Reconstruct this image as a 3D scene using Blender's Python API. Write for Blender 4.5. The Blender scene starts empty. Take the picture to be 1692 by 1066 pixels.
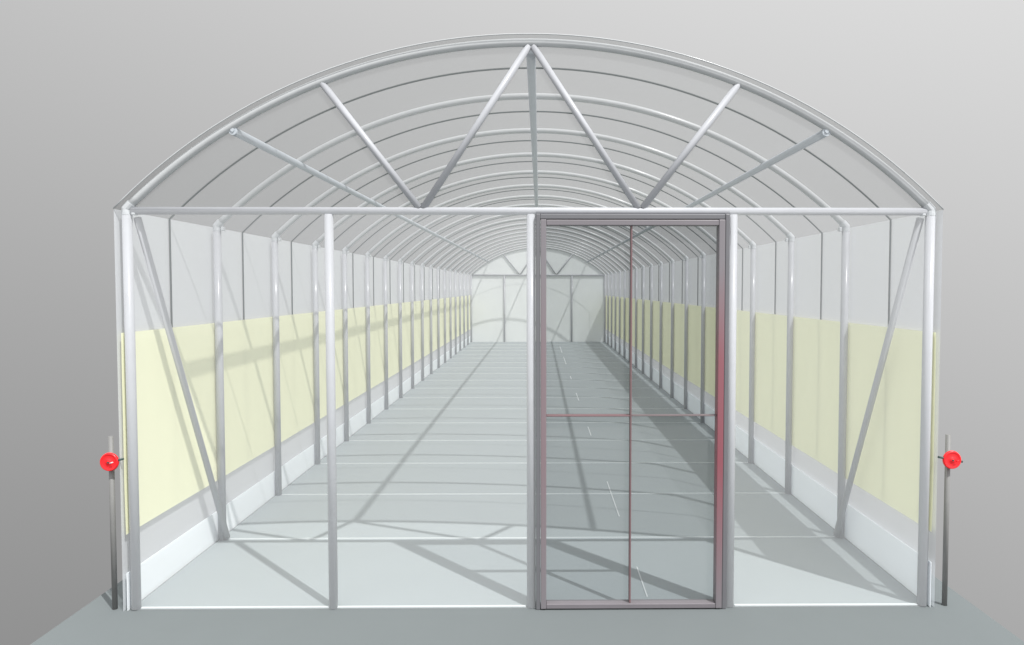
import bpy, bmesh, math, random
from mathutils import Vector, Matrix
random.seed(3)
S = bpy.context.scene
C = S.collection
R = math.radians

# ------------------------------------------------------------------ dimensions (metres)
HW = 2.45            # half width between post centres
BAY = 1.1995
NB = 18
L = BAY * NB
ZB = 2.456           # tie beam height
ZA = 3.470           # arch centre line at the ridge
RA = (HW**2 + (ZA - ZB - 0.014)**2) / (2 * (ZA - ZB - 0.014))
CZ = ZA - RA
ZE = ZB + 0.014      # eave of the arch centre line

# ------------------------------------------------------------------ materials
def new_mat(name):
    m = bpy.data.materials.new(name); m.use_nodes = True
    nt = m.node_tree; nt.nodes.clear()
    return m, nt, nt.nodes.new('ShaderNodeOutputMaterial')

def noise_col(nt, c, amt, scale, stretch=(1, 1, 1), detail=4):
    """base colour with a faint mottling"""
    tc = nt.nodes.new('ShaderNodeTexCoord'); mp = nt.nodes.new('ShaderNodeMapping')
    mp.inputs['Scale'].default_value = stretch
    n = nt.nodes.new('ShaderNodeTexNoise'); n.inputs['Scale'].default_value = scale; n.inputs['Detail'].default_value = detail
    r = nt.nodes.new('ShaderNodeValToRGB')
    r.color_ramp.elements[0].position = .3; r.color_ramp.elements[1].position = .7
    r.color_ramp.elements[0].color = tuple(x * (1 - amt) for x in c) + (1,)
    r.color_ramp.elements[1].color = tuple(min(1, x * (1 + amt)) for x in c) + (1,)
    nt.links.new(tc.outputs['Object'], mp.inputs[0]); nt.links.new(mp.outputs[0], n.inputs['Vector'])
    nt.links.new(n.outputs['Fac'], r.inputs[0])
    return r.outputs[0], n

def solid(name, c, rough=.5, metal=0., amt=.03, scale=6, stretch=(1, 1, 1), bump=0., spec=.5, coat=0.):
    m, nt, out = new_mat(name)
    p = nt.nodes.new('ShaderNodeBsdfPrincipled')
    col, n = noise_col(nt, c, amt, scale, stretch)
    nt.links.new(col, p.inputs['Base Color'])
    p.inputs['Roughness'].default_value = rough; p.inputs['Metallic'].default_value = metal
    p.inputs['Specular IOR Level'].default_value = spec
    if coat:
        p.inputs['Coat Weight'].default_value = coat; p.inputs['Coat Roughness'].default_value = .16
    if bump:
        b = nt.nodes.new('ShaderNodeBump'); b.inputs['Strength'].default_value = bump; b.inputs['Distance'].default_value = .01
        nt.links.new(n.outputs['Fac'], b.inputs['Height']); nt.links.new(b.outputs[0], p.inputs['Normal'])
    nt.links.new(p.outputs[0], out.inputs[0])
    return m

def film(name, c, fac, rough=.45, tint=(1, 1, 1), trans=0., amt=.03, scale=2, stretch=(1, 1, 1), spec=.3):
    """thin sheet: part of the light goes straight through, the rest meets a matt skin"""
    m, nt, out = new_mat(name)
    col, n = noise_col(nt, c, amt, scale, stretch)
    p = nt.nodes.new('ShaderNodeBsdfPrincipled'); p.inputs['Roughness'].default_value = rough
    p.inputs['Specular IOR Level'].default_value = spec
    nt.links.new(col, p.inputs['Base Color'])
    src = p.outputs[0]
    if trans:
        tl = nt.nodes.new('ShaderNodeBsdfTranslucent'); nt.links.new(col, tl.inputs[0])
        a = nt.nodes.new('ShaderNodeMixShader'); a.inputs[0].default_value = trans
        nt.links.new(p.outputs[0], a.inputs[1]); nt.links.new(tl.outputs[0], a.inputs[2]); src = a.outputs[0]
    t = nt.nodes.new('ShaderNodeBsdfTransparent'); t.inputs[0].default_value = tuple(tint) + (1,)
    mx = nt.nodes.new('ShaderNodeMixShader'); mx.inputs[0].default_value = fac
    nt.links.new(t.outputs[0], mx.inputs[1]); nt.links.new(src, mx.inputs[2])
    nt.links.new(mx.outputs[0], out.inputs[0])
    return m

M = {}
M['slab'] = solid('slab_concrete', (.146, .163, .167), .85, amt=.012, scale=3, spec=.1)
M['floor'] = solid('floor_sheet', (.285, .318, .328), .8, amt=.012, scale=2.5, spec=.15)
M['steel'] = solid('galvanised_tube', (.39, .40, .425), .5, .0, amt=.03, scale=9, spec=.25, coat=.4)
M['steel_in'] = solid('galvanised_hoop_tube', (.45, .465, .475), .5, .0, amt=.03, scale=9, spec=.25, coat=.4)
M['purlin'] = solid('purlin_tube', (.45, .485, .52), .6, 0, amt=.03, scale=9, spec=.2)
M['brace'] = solid('brace_tube', (.40, .41, .43), .55, .0, amt=.03, scale=9, spec=.3)
M['bracket'] = solid('zinc_bracket', (.52, .54, .56), .35, .05, amt=.02)
M['rope'] = solid('dark_rope', (.10, .115, .115), .8, amt=.05, scale=60, spec=.1)
M['pole'] = solid('dark_pole', (.185, .185, .182), .6, .0, amt=.05, scale=12)
M['red'] = solid('red_plastic', (.86, .012, .018), .35, amt=.04, scale=30)
M['axle'] = solid('dark_green_steel', (.05, .08, .075), .5, .3)
M['tie'] = solid('white_tie', (.56, .60, .61), .5, amt=.01)
M['dash'] = solid('white_glint', (.52, .55, .56), .6, amt=.02)
M['jamb'] = solid('grey_jamb', (.15, .15, .162), .45, .15, amt=.03, scale=8)
M['stile_l'] = M['leaf'] = solid('mauve_grey_aluminium', (.19, .175, .19), .4, .15, amt=.04, scale=4)
M['muntin'] = solid('dull_red_bar', (.17, .10, .107), .5, amt=.06, scale=5)
M['muntin_dull'] = solid('faded_bar', (.15, .12, .125), .5, amt=.06, scale=5)
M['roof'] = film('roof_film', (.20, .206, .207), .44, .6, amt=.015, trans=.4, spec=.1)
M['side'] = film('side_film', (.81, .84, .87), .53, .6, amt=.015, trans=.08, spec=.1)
M['end'] = film('front_film', (.88, .90, .92), .16, .6, amt=.01, trans=.1, spec=.1)
M['gable'] = film('gable_film', (.80, .82, .83), .10, .6, amt=.01, spec=.1)
M['rear'] = film('rear_film', (.72, .75, .75), .93, .6, amt=.02, spec=.1)
M['curtain'] = film('yellow_curtain', (.905, .91, .645), .97, .8, trans=.2, amt=.01, scale=14, stretch=(1, 1, .1), spec=.05)
M['skirt'] = film('white_skirt', (.94, .97, .99), 1.0, .7, trans=.36, amt=.01, spec=.1)
M['pane'] = film('tinted_pane', (.6, .62, .63), .08, .2, tint=(.715, .73, .74), spec=.4)

# door stiles: reflection painted into the colour, grey turning red between knee and head
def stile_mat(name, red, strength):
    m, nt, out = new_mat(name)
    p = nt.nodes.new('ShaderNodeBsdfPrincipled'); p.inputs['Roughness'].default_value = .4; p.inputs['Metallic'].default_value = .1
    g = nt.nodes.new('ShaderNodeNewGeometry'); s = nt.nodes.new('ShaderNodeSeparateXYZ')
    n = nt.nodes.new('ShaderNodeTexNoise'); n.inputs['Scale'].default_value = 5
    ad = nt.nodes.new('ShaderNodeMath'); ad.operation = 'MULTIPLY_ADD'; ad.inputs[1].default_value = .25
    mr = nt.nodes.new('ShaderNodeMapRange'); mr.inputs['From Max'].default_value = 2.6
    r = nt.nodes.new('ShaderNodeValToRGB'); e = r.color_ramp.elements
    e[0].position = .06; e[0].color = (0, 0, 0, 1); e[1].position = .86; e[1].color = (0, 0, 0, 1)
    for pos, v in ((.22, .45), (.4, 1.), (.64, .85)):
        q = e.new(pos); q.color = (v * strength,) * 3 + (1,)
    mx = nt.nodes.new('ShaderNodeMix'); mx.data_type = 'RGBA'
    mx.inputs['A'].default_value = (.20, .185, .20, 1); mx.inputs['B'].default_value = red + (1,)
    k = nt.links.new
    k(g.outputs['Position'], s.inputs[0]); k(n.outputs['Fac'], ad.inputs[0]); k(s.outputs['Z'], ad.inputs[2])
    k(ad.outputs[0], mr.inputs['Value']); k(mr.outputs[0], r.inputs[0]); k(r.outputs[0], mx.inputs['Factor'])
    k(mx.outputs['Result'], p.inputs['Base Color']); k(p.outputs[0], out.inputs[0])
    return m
M['stile_r'] = stile_mat('red_reflection_stile', (.25, .075, .095), 1.)
M['stile_l'] = stile_mat('faint_red_reflection_stile', (.215, .15, .165), .8)

# ------------------------------------------------------------------ mesh helpers
def obj(name, bm, mat, parent=None, smooth=False):
    me = bpy.data.meshes.new(name); bm.to_mesh(me); bm.free()
    if smooth:
        for p in me.polygons: p.use_smooth = True
    me.materials.append(M[mat])
    o = bpy.data.objects.new(name, me); C.objects.link(o)
    if parent: o.parent = parent
    return o

def copy_part(o, loc, parent):
    c = o.copy(); C.objects.link(c); c.parent = parent; c.location = loc
    for ch in [x for x in list(bpy.data.objects) if x.parent == o]:
        d = ch.copy(); C.objects.link(d); d.parent = c
    return c

def tube(bm, pts, r, seg=14, caps=True):
    pts = [Vector(p) for p in pts]; rings = []
    up = Vector((0, 1, 0))
    for i, p in enumerate(pts):
        if i == 0: t = pts[1] - p
        elif i == len(pts) - 1: t = p - pts[i - 1]
        else: t = (pts[i + 1] - p).normalized() + (p - pts[i - 1]).normalized()
        t.normalize()
        k = 1.
        if 0 < i < len(pts) - 1:
            a = (pts[i + 1] - p).angle(p - pts[i - 1]); k = 1 / max(.5, math.cos(a / 2))
        a = up if abs(t.dot(up)) < .95 else Vector((1, 0, 0))
        n = t.cross(a).normalized(); b = t.cross(n).normalized()
        rings.append([bm.verts.new(p + r * (k * n * math.cos(2 * math.pi * j / seg) + b * math.sin(2 * math.pi * j / seg))) for j in range(seg)])
    for A, B in zip(rings, rings[1:]):
        for j in range(seg):
            bm.faces.new((A[j], A[(j + 1) % seg], B[(j + 1) % seg], B[j]))
    if caps:
        bm.faces.new(rings[0][::-1]); bm.faces.new(rings[-1])
    bmesh.ops.recalc_face_normals(bm, faces=bm.faces)
    return bm

def box(bm, x0, x1, y0, y1, z0, z1, bev=0.):
    v = [bm.verts.new((x, y, z)) for x in (x0, x1) for y in (y0, y1) for z in (z0, z1)]
    fs = [bm.faces.new([v[i] for i in f]) for f in ((0, 1, 3, 2), (4, 6, 7, 5), (0, 4, 5, 1), (2, 3, 7, 6), (0, 2, 6, 4), (1, 5, 7, 3))]
    bmesh.ops.recalc_face_normals(bm, faces=fs)
    if bev:
        es = list({e for f in fs for e in f.edges})
        bmesh.ops.bevel(bm, geom=es, offset=bev, segments=2, affect='EDGES', profile=.5)
    return bm

def smooth_tube(name, pts, r, mat, parent, seg=16):
    o = obj(name, tube(bmesh.new(), pts, r, seg), mat, parent)
    for p in o.data.polygons: p.use_smooth = len(p.vertices) == 4
    return o

def arc(dr=0., n=48, half=None):
    """points along the arch, radius grown by dr, between x = -half and +half"""
    r = RA + dr; half = half or HW
    a = math.asin(half / r)
    return [(r * math.sin(a * (2 * i / n - 1)), CZ + r * math.cos(a * (2 * i / n - 1))) for i in range(n + 1)]

# ------------------------------------------------------------------ setting
def struct(name, bm, mat):
    o = obj(name, bm, mat); o['kind'] = 'structure'; return o
struct('ground', box(bmesh.new(), -2.79, 2.775, -5.2, L + .45, -.12, 0), 'slab')
struct('floor', box(bmesh.new(), -2.475, 2.475, -.005, L + .01, -.05, .004), 'floor')
bm = bmesh.new()  # bright glints on the floor, modelled as thin white strips
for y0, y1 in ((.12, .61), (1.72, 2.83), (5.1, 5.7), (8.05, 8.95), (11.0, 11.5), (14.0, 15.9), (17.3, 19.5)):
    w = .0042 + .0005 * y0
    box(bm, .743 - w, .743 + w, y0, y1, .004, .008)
struct('floor_glints', bm, 'dash')

# ------------------------------------------------------------------ greenhouse
G = bpy.data.objects.new('greenhouse', None); C.objects.link(G)
G['label'] = 'long arched polytunnel greenhouse with grey tube hoops, clear film and yellow side curtains'
G['category'] = 'greenhouse'

# posts: one pair, then copies down the length
post0 = None
PR = .029
bm = tube(bmesh.new(), [(0, 0, 0.004), (0, 0, ZE - .006)], PR, 18)
post0 = obj('post', bm, 'steel', G); 
for p in post0.data.polygons: p.use_smooth = len(p.vertices) == 4
post0.location = (-HW, 0, 0)
for k in range(NB + 1):
    for s in (-1, 1):
        if k == 0 and s == -1: continue
        copy_part(post0, (s * HW, k * BAY, 0), G)

# arches: one hoop with its two elbow brackets, then copies
arch0 = smooth_tube('arch', [(x, 0, z) for x, z in arc(0, 60)], .0245, 'steel_in', G, 14)
for s in (-1, 1):
    bm = bmesh.new()
    x1, z1 = (RA * math.sin(R(43.7)), CZ + RA * math.cos(R(43.7)))
    tube(bm, [(s * HW, 0, ZE - .04), (s * HW, 0, ZE - .004), (s * x1, 0, z1)], .030, 14)
    box(bm, s * (HW - .046) - .011, s * (HW - .046) + .011, -.02, .02, ZE - .04, ZE - .008, .004)
    obj('bracket', bm, 'bracket', arch0)
for k in range(1, NB + 1):
    copy_part(arch0, (0, k * BAY, 0), G)

# white base ties from post foot to post foot
bm = box(bmesh.new(), -HW + PR + .002, HW - PR - .002, -.005, .005, .004, .012)
tie0 = obj('base_tie', bm, 'tie', G); tie0.location = (0, BAY, 0)
for k in range(2, NB): copy_part(tie0, (0, k * BAY, 0), G)
obj('base_rail', box(bmesh.new(), -HW + PR + .002, -.034, -.008, .010, .0, .009, .002), 'tie', G)
obj('base_rail', box(bmesh.new(), 1.235 + .034, HW - PR - .002, -.008, .010, .0, .009, .002), 'tie', G)
obj('base_rail', box(bmesh.new(), -HW + PR + .002, HW - PR - .002, L - .012, L + .012, .004, .02, .003), 'tie', G)

# end trusses (front and rear): beam, W of struts, mullion posts
XV, XT = .668, 1.262
def end_truss(y, mids):
    smooth_tube('tie_beam', [(-HW + .03, y, ZB), (HW - .03, y, ZB)], .0235, 'steel', G, 16)
    zt = CZ + math.sqrt(RA**2 - XT**2)
    for s in (-1, 1):
        smooth_tube('truss_strut', [(s * (XV + .012), y, ZB + .018), (s * XT, y, zt - .01)], .021, 'steel', G)
        smooth_tube('truss_strut', [(s * (XV - .012), y, ZB + .018), (s * .012, y, ZA - .02)], .021, 'steel', G)
    for x in mids:
        smooth_tube('end_post', [(x, y, .0), (x, y, ZB - .02)], .027, 'steel', G, 18)
end_truss(0, (-1.23, 0.0, 1.237))
end_truss(L, (-1.23, 0.0, 1.237))

# purlins
smooth_tube('ridge_purlin', [(0, .05, ZA - .054), (0, L - .03, ZA - .054)], .029, 'purlin', G)
for s in (-1, 1):
    x = 1.80; z = 2.953
    smooth_tube('side_purlin', [(s * x, -.01, z - .016), (s * x, L - .03, z - .016)], .0255, 'purlin', G)
    c = obj('end_cap', tube(bmesh.new(), [(s * x, -.016, z - .012), (s * x, -.005, z - .012)], .012, 14), 'purlin', G)
    smooth_tube('diagonal_brace', [(s * (HW - .045), .03, ZB - .04), (s * (HW - .045), BAY - .02, .03)], .022, 'brace', G)

# thin hold-down ropes half way along every bay, just under the film
DR = .0285; XR = HW + .0485
def rope_pts():
    a = arc(DR, 60, XR)
    return [(-XR, 0, .48)] + [(x, 0, z) for x, z in a] + [(XR, 0, .48)]
rope0 = smooth_tube('rope', rope_pts(), .0065, 'rope', G, 8); rope0.location = (0, BAY * .49, 0)
for k in range(1, NB): copy_part(rope0, (0, BAY * (k + .49), 0), G)

# ---- films
DF = .037; XF = HW + .059
def strip_sheet(prof, ys):
    bm = bmesh.new(); rows = [[bm.verts.new((x, y, z)) for x, z in prof] for y in ys]
    for A, B in zip(rows, rows[1:]):
        for i in range(len(prof) - 1): bm.faces.new((A[i], A[i + 1], B[i + 1], B[i]))
    return bm
ZF = CZ + math.sqrt((RA + DF)**2 - XF**2)
Y0, Y1 = -.036, L + .03
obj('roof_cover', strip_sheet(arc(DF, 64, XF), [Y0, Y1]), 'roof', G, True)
for s in (-1, 1):
    obj('side_cover', strip_sheet([(s * XF, .0), (s * XF, ZF - .001)], [Y0, Y1]), 'side', G)
# front and rear covers close the arched ends, stretched just outside the tubes
def end_cover(name, y, mat, door=None):
    bm = bmesh.new()
    def poly(pts): bm.faces.new([bm.verts.new((x, y, z)) for x, z in pts])
    def top(x): return CZ + math.sqrt((RA + .02)**2 - x * x)
    if door is None:
        poly([(-HW - .03, .006)] + [(x, z) for x, z in arc(.02, 60, HW + .03)] + [(HW + .03, .006)])
    else:
        a, b = door
        poly([(-HW - .01, .006), (-HW - .01, ZB + .0), (a, ZB + .0), (a, .006)])
        poly([(b, .006), (b, ZB + .0), (HW + .01, ZB + .0), (HW + .01, .006)])
    return obj(name, bm, mat, G)
end_cover('front_cover', -.034, 'end', (.0285, 1.209))
bm = bmesh.new()
bm.faces.new([bm.verts.new((x, .003, z)) for x, z in arc(.02, 60, HW + .01) + [(HW + .01, ZB), (-HW - .01, ZB)]])
obj('gable_cover', bm, 'gable', G)
end_cover('rear_cover', L + .036, 'rear')

# film edge clamp following the front arch
bm = bmesh.new()
pr = [(-XF, .0)] + arc(DF, 64, XF) + [(XF, .0)]
smooth_tube('edge_clamp', [(x, -.038, z) for x, z in arc(DF + .002, 64, XF + .001)], .004, 'steel_in', G, 8)

# ---- side curtains with roller tube, and skirts
def curtain(s):
    bm = bmesh.new(); nz = 14; rows = []
    n = NB * 4
    for j in range(n + 1):
        y = -.03 + (L + .05) * j / n
        rows.append([bm.verts.new((s * (HW + .034 + .004 * math.sin(math.pi * i / nz) + .0012 * math.sin(j * 1.3 + i * .6)), y, .475 + (1.715 - .475) * i / nz)) for i in range(nz + 1)])
    for A, B in zip(rows, rows[1:]):
        for i in range(nz): bm.faces.new((A[i], A[i + 1], B[i + 1], B[i]))
    return obj('side_curtain', bm, 'curtain', G, True)
for s in (-1, 1):
    curtain(s)
    h = .235 if s < 0 else .285
    obj('skirt', box(bmesh.new(), s * (HW + .036) - .0015, s * (HW + .036) + .0015, -.03, L + .02, .0, h), 'skirt', G)

# ---- door
D = bpy.data.objects.new('door', None); C.objects.link(D); D.parent = G
D['label'] = 'tinted glazed door in a grey and red frame'
def part(name, mat, *b, bev=.004): return obj(name, box(bmesh.new(), *b, bev), mat, D)
yf = -.045
bm = bmesh.new()
box(bm, .030, .056, yf, .03, .0, 2.437, .005)
box(bm, 1.180, 1.207, yf, .03, .0, 2.437, .005)
box(bm, .0565, 1.1795, yf + .004, .03, 2.405, 2.435, .004)
obj('door_jamb', bm, 'jamb', D)
part('stile', 'stile_l', .0585, .093, yf - .006, .02, .008, 2.402)
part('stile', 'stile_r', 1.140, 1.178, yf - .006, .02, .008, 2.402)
part('top_rail', 'leaf', .0935, 1.1395, yf - .004, .018, 2.366, 2.400)
part('bottom_rail', 'leaf', .0935, 1.1395, yf - .004, .018, .008, .038)
part('muntin', 'muntin', .607, .616, yf + .008, .012, .0385, 2.3655, bev=.002)
part('muntin', 'muntin', .0935, .6055, yf + .010, .010, 1.2, 1.209, bev=.002)
part('muntin', 'muntin_dull', .6175, 1.1395, yf + .014, .006, 1.2005, 1.2085, bev=.002)
bm = bmesh.new(); bm.faces.new([bm.verts.new(v) for v in ((.093, .0, .038), (1.14, .0, .038), (1.14, .0, 2.366), (.093, .0, 2.366))])
obj('pane', bm, 'pane', D)

# ------------------------------------------------------------------ curtain winches outside each front corner
def winch(s, x, wx, label):
    W = bpy.data.objects.new('curtain_winch', None); C.objects.link(W); W.location = (x, 0, 0)
    W['label'] = label; W['category'] = 'winch'; W['group'] = 'curtain winches at the front corners'
    smooth_tube('guide_pole', [(0, 0, 0), (0, 0, 1.078)], .0155, 'pole', W, 16)
    # red hand wheel: dished disc with a raised rim, facing the front
    bm = bmesh.new(); prof = [(.0, -.012), (.014, -.012), (.016, -.009), (.045, -.008), (.048, -.011), (.054, -.009), (.057, .002), (.053, .010), (.0, .010)]
    n = 36; rings = []
    for r, y in prof:
        if r == 0: rings.append([bm.verts.new((0, y, 0))] * n)
        else: rings.append([bm.verts.new((r * math.cos(2 * math.pi * i / n), y, r * math.sin(2 * math.pi * i / n))) for i in range(n)])
    for A, B in zip(rings, rings[1:]):
        for i in range(n):
            q = [A[i], A[(i + 1) % n], B[(i + 1) % n], B[i]]; u = []
            for v in q:
                if v not in u: u.append(v)
            bm.faces.new(u)
    bmesh.ops.recalc_face_normals(bm, faces=bm.faces)
    h = obj('hand_wheel', bm, 'red', W, True); h.location = (wx - x, -.035, .928)
    hb = obj('hub_pin', tube(bmesh.new(), [(0, -.02, 0), (0, -.010, 0)], .005, 10), 'axle', h)
    smooth_tube('crank_grip', [(.014, -.022, -.004), (.034, -.024, .003)], .0035, 'tie' if s < 0 else 'red', h, 8)
    # axle running through the wheel to the curtain
    ax = [(wx - x, -.02, .928), (wx - x - s * .090, -.046, .948)]
    if s > 0: ax = [(wx - x + .070, -.03, .914)] + ax
    smooth_tube('axle', ax, .0065, 'axle', W, 10)
    return W
winch(-1, -2.581, -2.571, 'dark pole with red round hand wheel beside the left front corner post')
winch(1, 2.592, 2.597, 'dark pole with red round hand wheel beside the right front corner post')

# ------------------------------------------------------------------ light
to_sun = Vector((.445, -.470, 1.)).normalized()
sl = bpy.data.lights.new('sun', 'SUN'); sl.energy = 4.2; sl.angle = R(.6); sl.color = (1., .985, .96)
so = bpy.data.objects.new('sun', sl); C.objects.link(so); so.rotation_euler = to_sun.to_track_quat('Z', 'Y').to_euler()
so.location = (4, -5, 9)

w = bpy.data.worlds.new('World'); S.world = w; w.use_nodes = True
nt = w.node_tree; nt.nodes.clear()
out = nt.nodes.new('ShaderNodeOutputWorld'); bg = nt.nodes.new('ShaderNodeBackground')
tc = nt.nodes.new('ShaderNodeTexCoord'); sp = nt.nodes.new('ShaderNodeSeparateXYZ')
def math_n(op, a, b):
    n = nt.nodes.new('ShaderNodeMath'); n.operation = op
    for i, v in enumerate((a, b)):
        if isinstance(v, (int, float)): n.inputs[i].default_value = v
        else: nt.links.new(v, n.inputs[i])
    return n.outputs[0]
k = nt.links.new
k(tc.outputs['Generated'], sp.inputs[0])
v = math_n('ADD', math_n('MULTIPLY', sp.outputs['Z'], .270), math_n('MULTIPLY', sp.outputs['X'], .087))
v = math_n('ADD', v, .730)
v = math_n('MINIMUM', math_n('MAXIMUM', v, .50), .88)
v = math_n('POWER', v, 2.3)
cb = nt.nodes.new('ShaderNodeCombineColor')
def ramp(src, a, b, gain):
    n = nt.nodes.new('ShaderNodeMapRange'); n.interpolation_type = 'SMOOTHSTEP'
    n.inputs['From Min'].default_value = a; n.inputs['From Max'].default_value = b; n.inputs['To Max'].default_value = gain
    nt.links.new(src, n.inputs['Value']); return n.outputs[0]
# soft fill added to the sky overhead and behind the viewer, out of view
v = math_n('MULTIPLY', v, math_n('ADD', math_n('ADD', ramp(sp.outputs['Z'], .46, .85, 1.0), ramp(math_n('MULTIPLY', sp.outputs['Y'], -1.), .0, .6, .95)), 1.))
k(v, cb.inputs[0]); k(v, cb.inputs[1]); k(v, cb.inputs[2])
k(cb.outputs[0], bg.inputs[0]); bg.inputs[1].default_value = 1.
k(bg.outputs[0], out.inputs[0])

# ------------------------------------------------------------------ camera
cam = bpy.data.cameras.new('camera'); co = bpy.data.objects.new('camera', cam); C.objects.link(co)
r = Vector((.999946803, -.0103145984, 3.17856582e-05)); f = Vector((.01030775, .99916086, -.03963991)); u = r.cross(f)
mt = Matrix(((r.x, u.x, -f.x), (r.y, u.y, -f.y), (r.z, u.z, -f.z))).to_4x4()
mt.translation = Vector((.05175, -4.3430, 1.98838)); co.matrix_world = mt
cam.sensor_width = 36; cam.lens = 36 * 1170 / 1692
cam.shift_x = -(903.52 - 846) / 1692; cam.shift_y = -(533 - 522.26) / 1692
cam.clip_end = 200
S.camera = co
S.view_settings.view_transform = 'Standard'; S.view_settings.look = 'None'
S.view_settings.exposure = 0; S.view_settings.gamma = 1
S.render.engine = 'CYCLES'
S.cycles.transparent_max_bounces = 32; S.cycles.max_bounces = 10
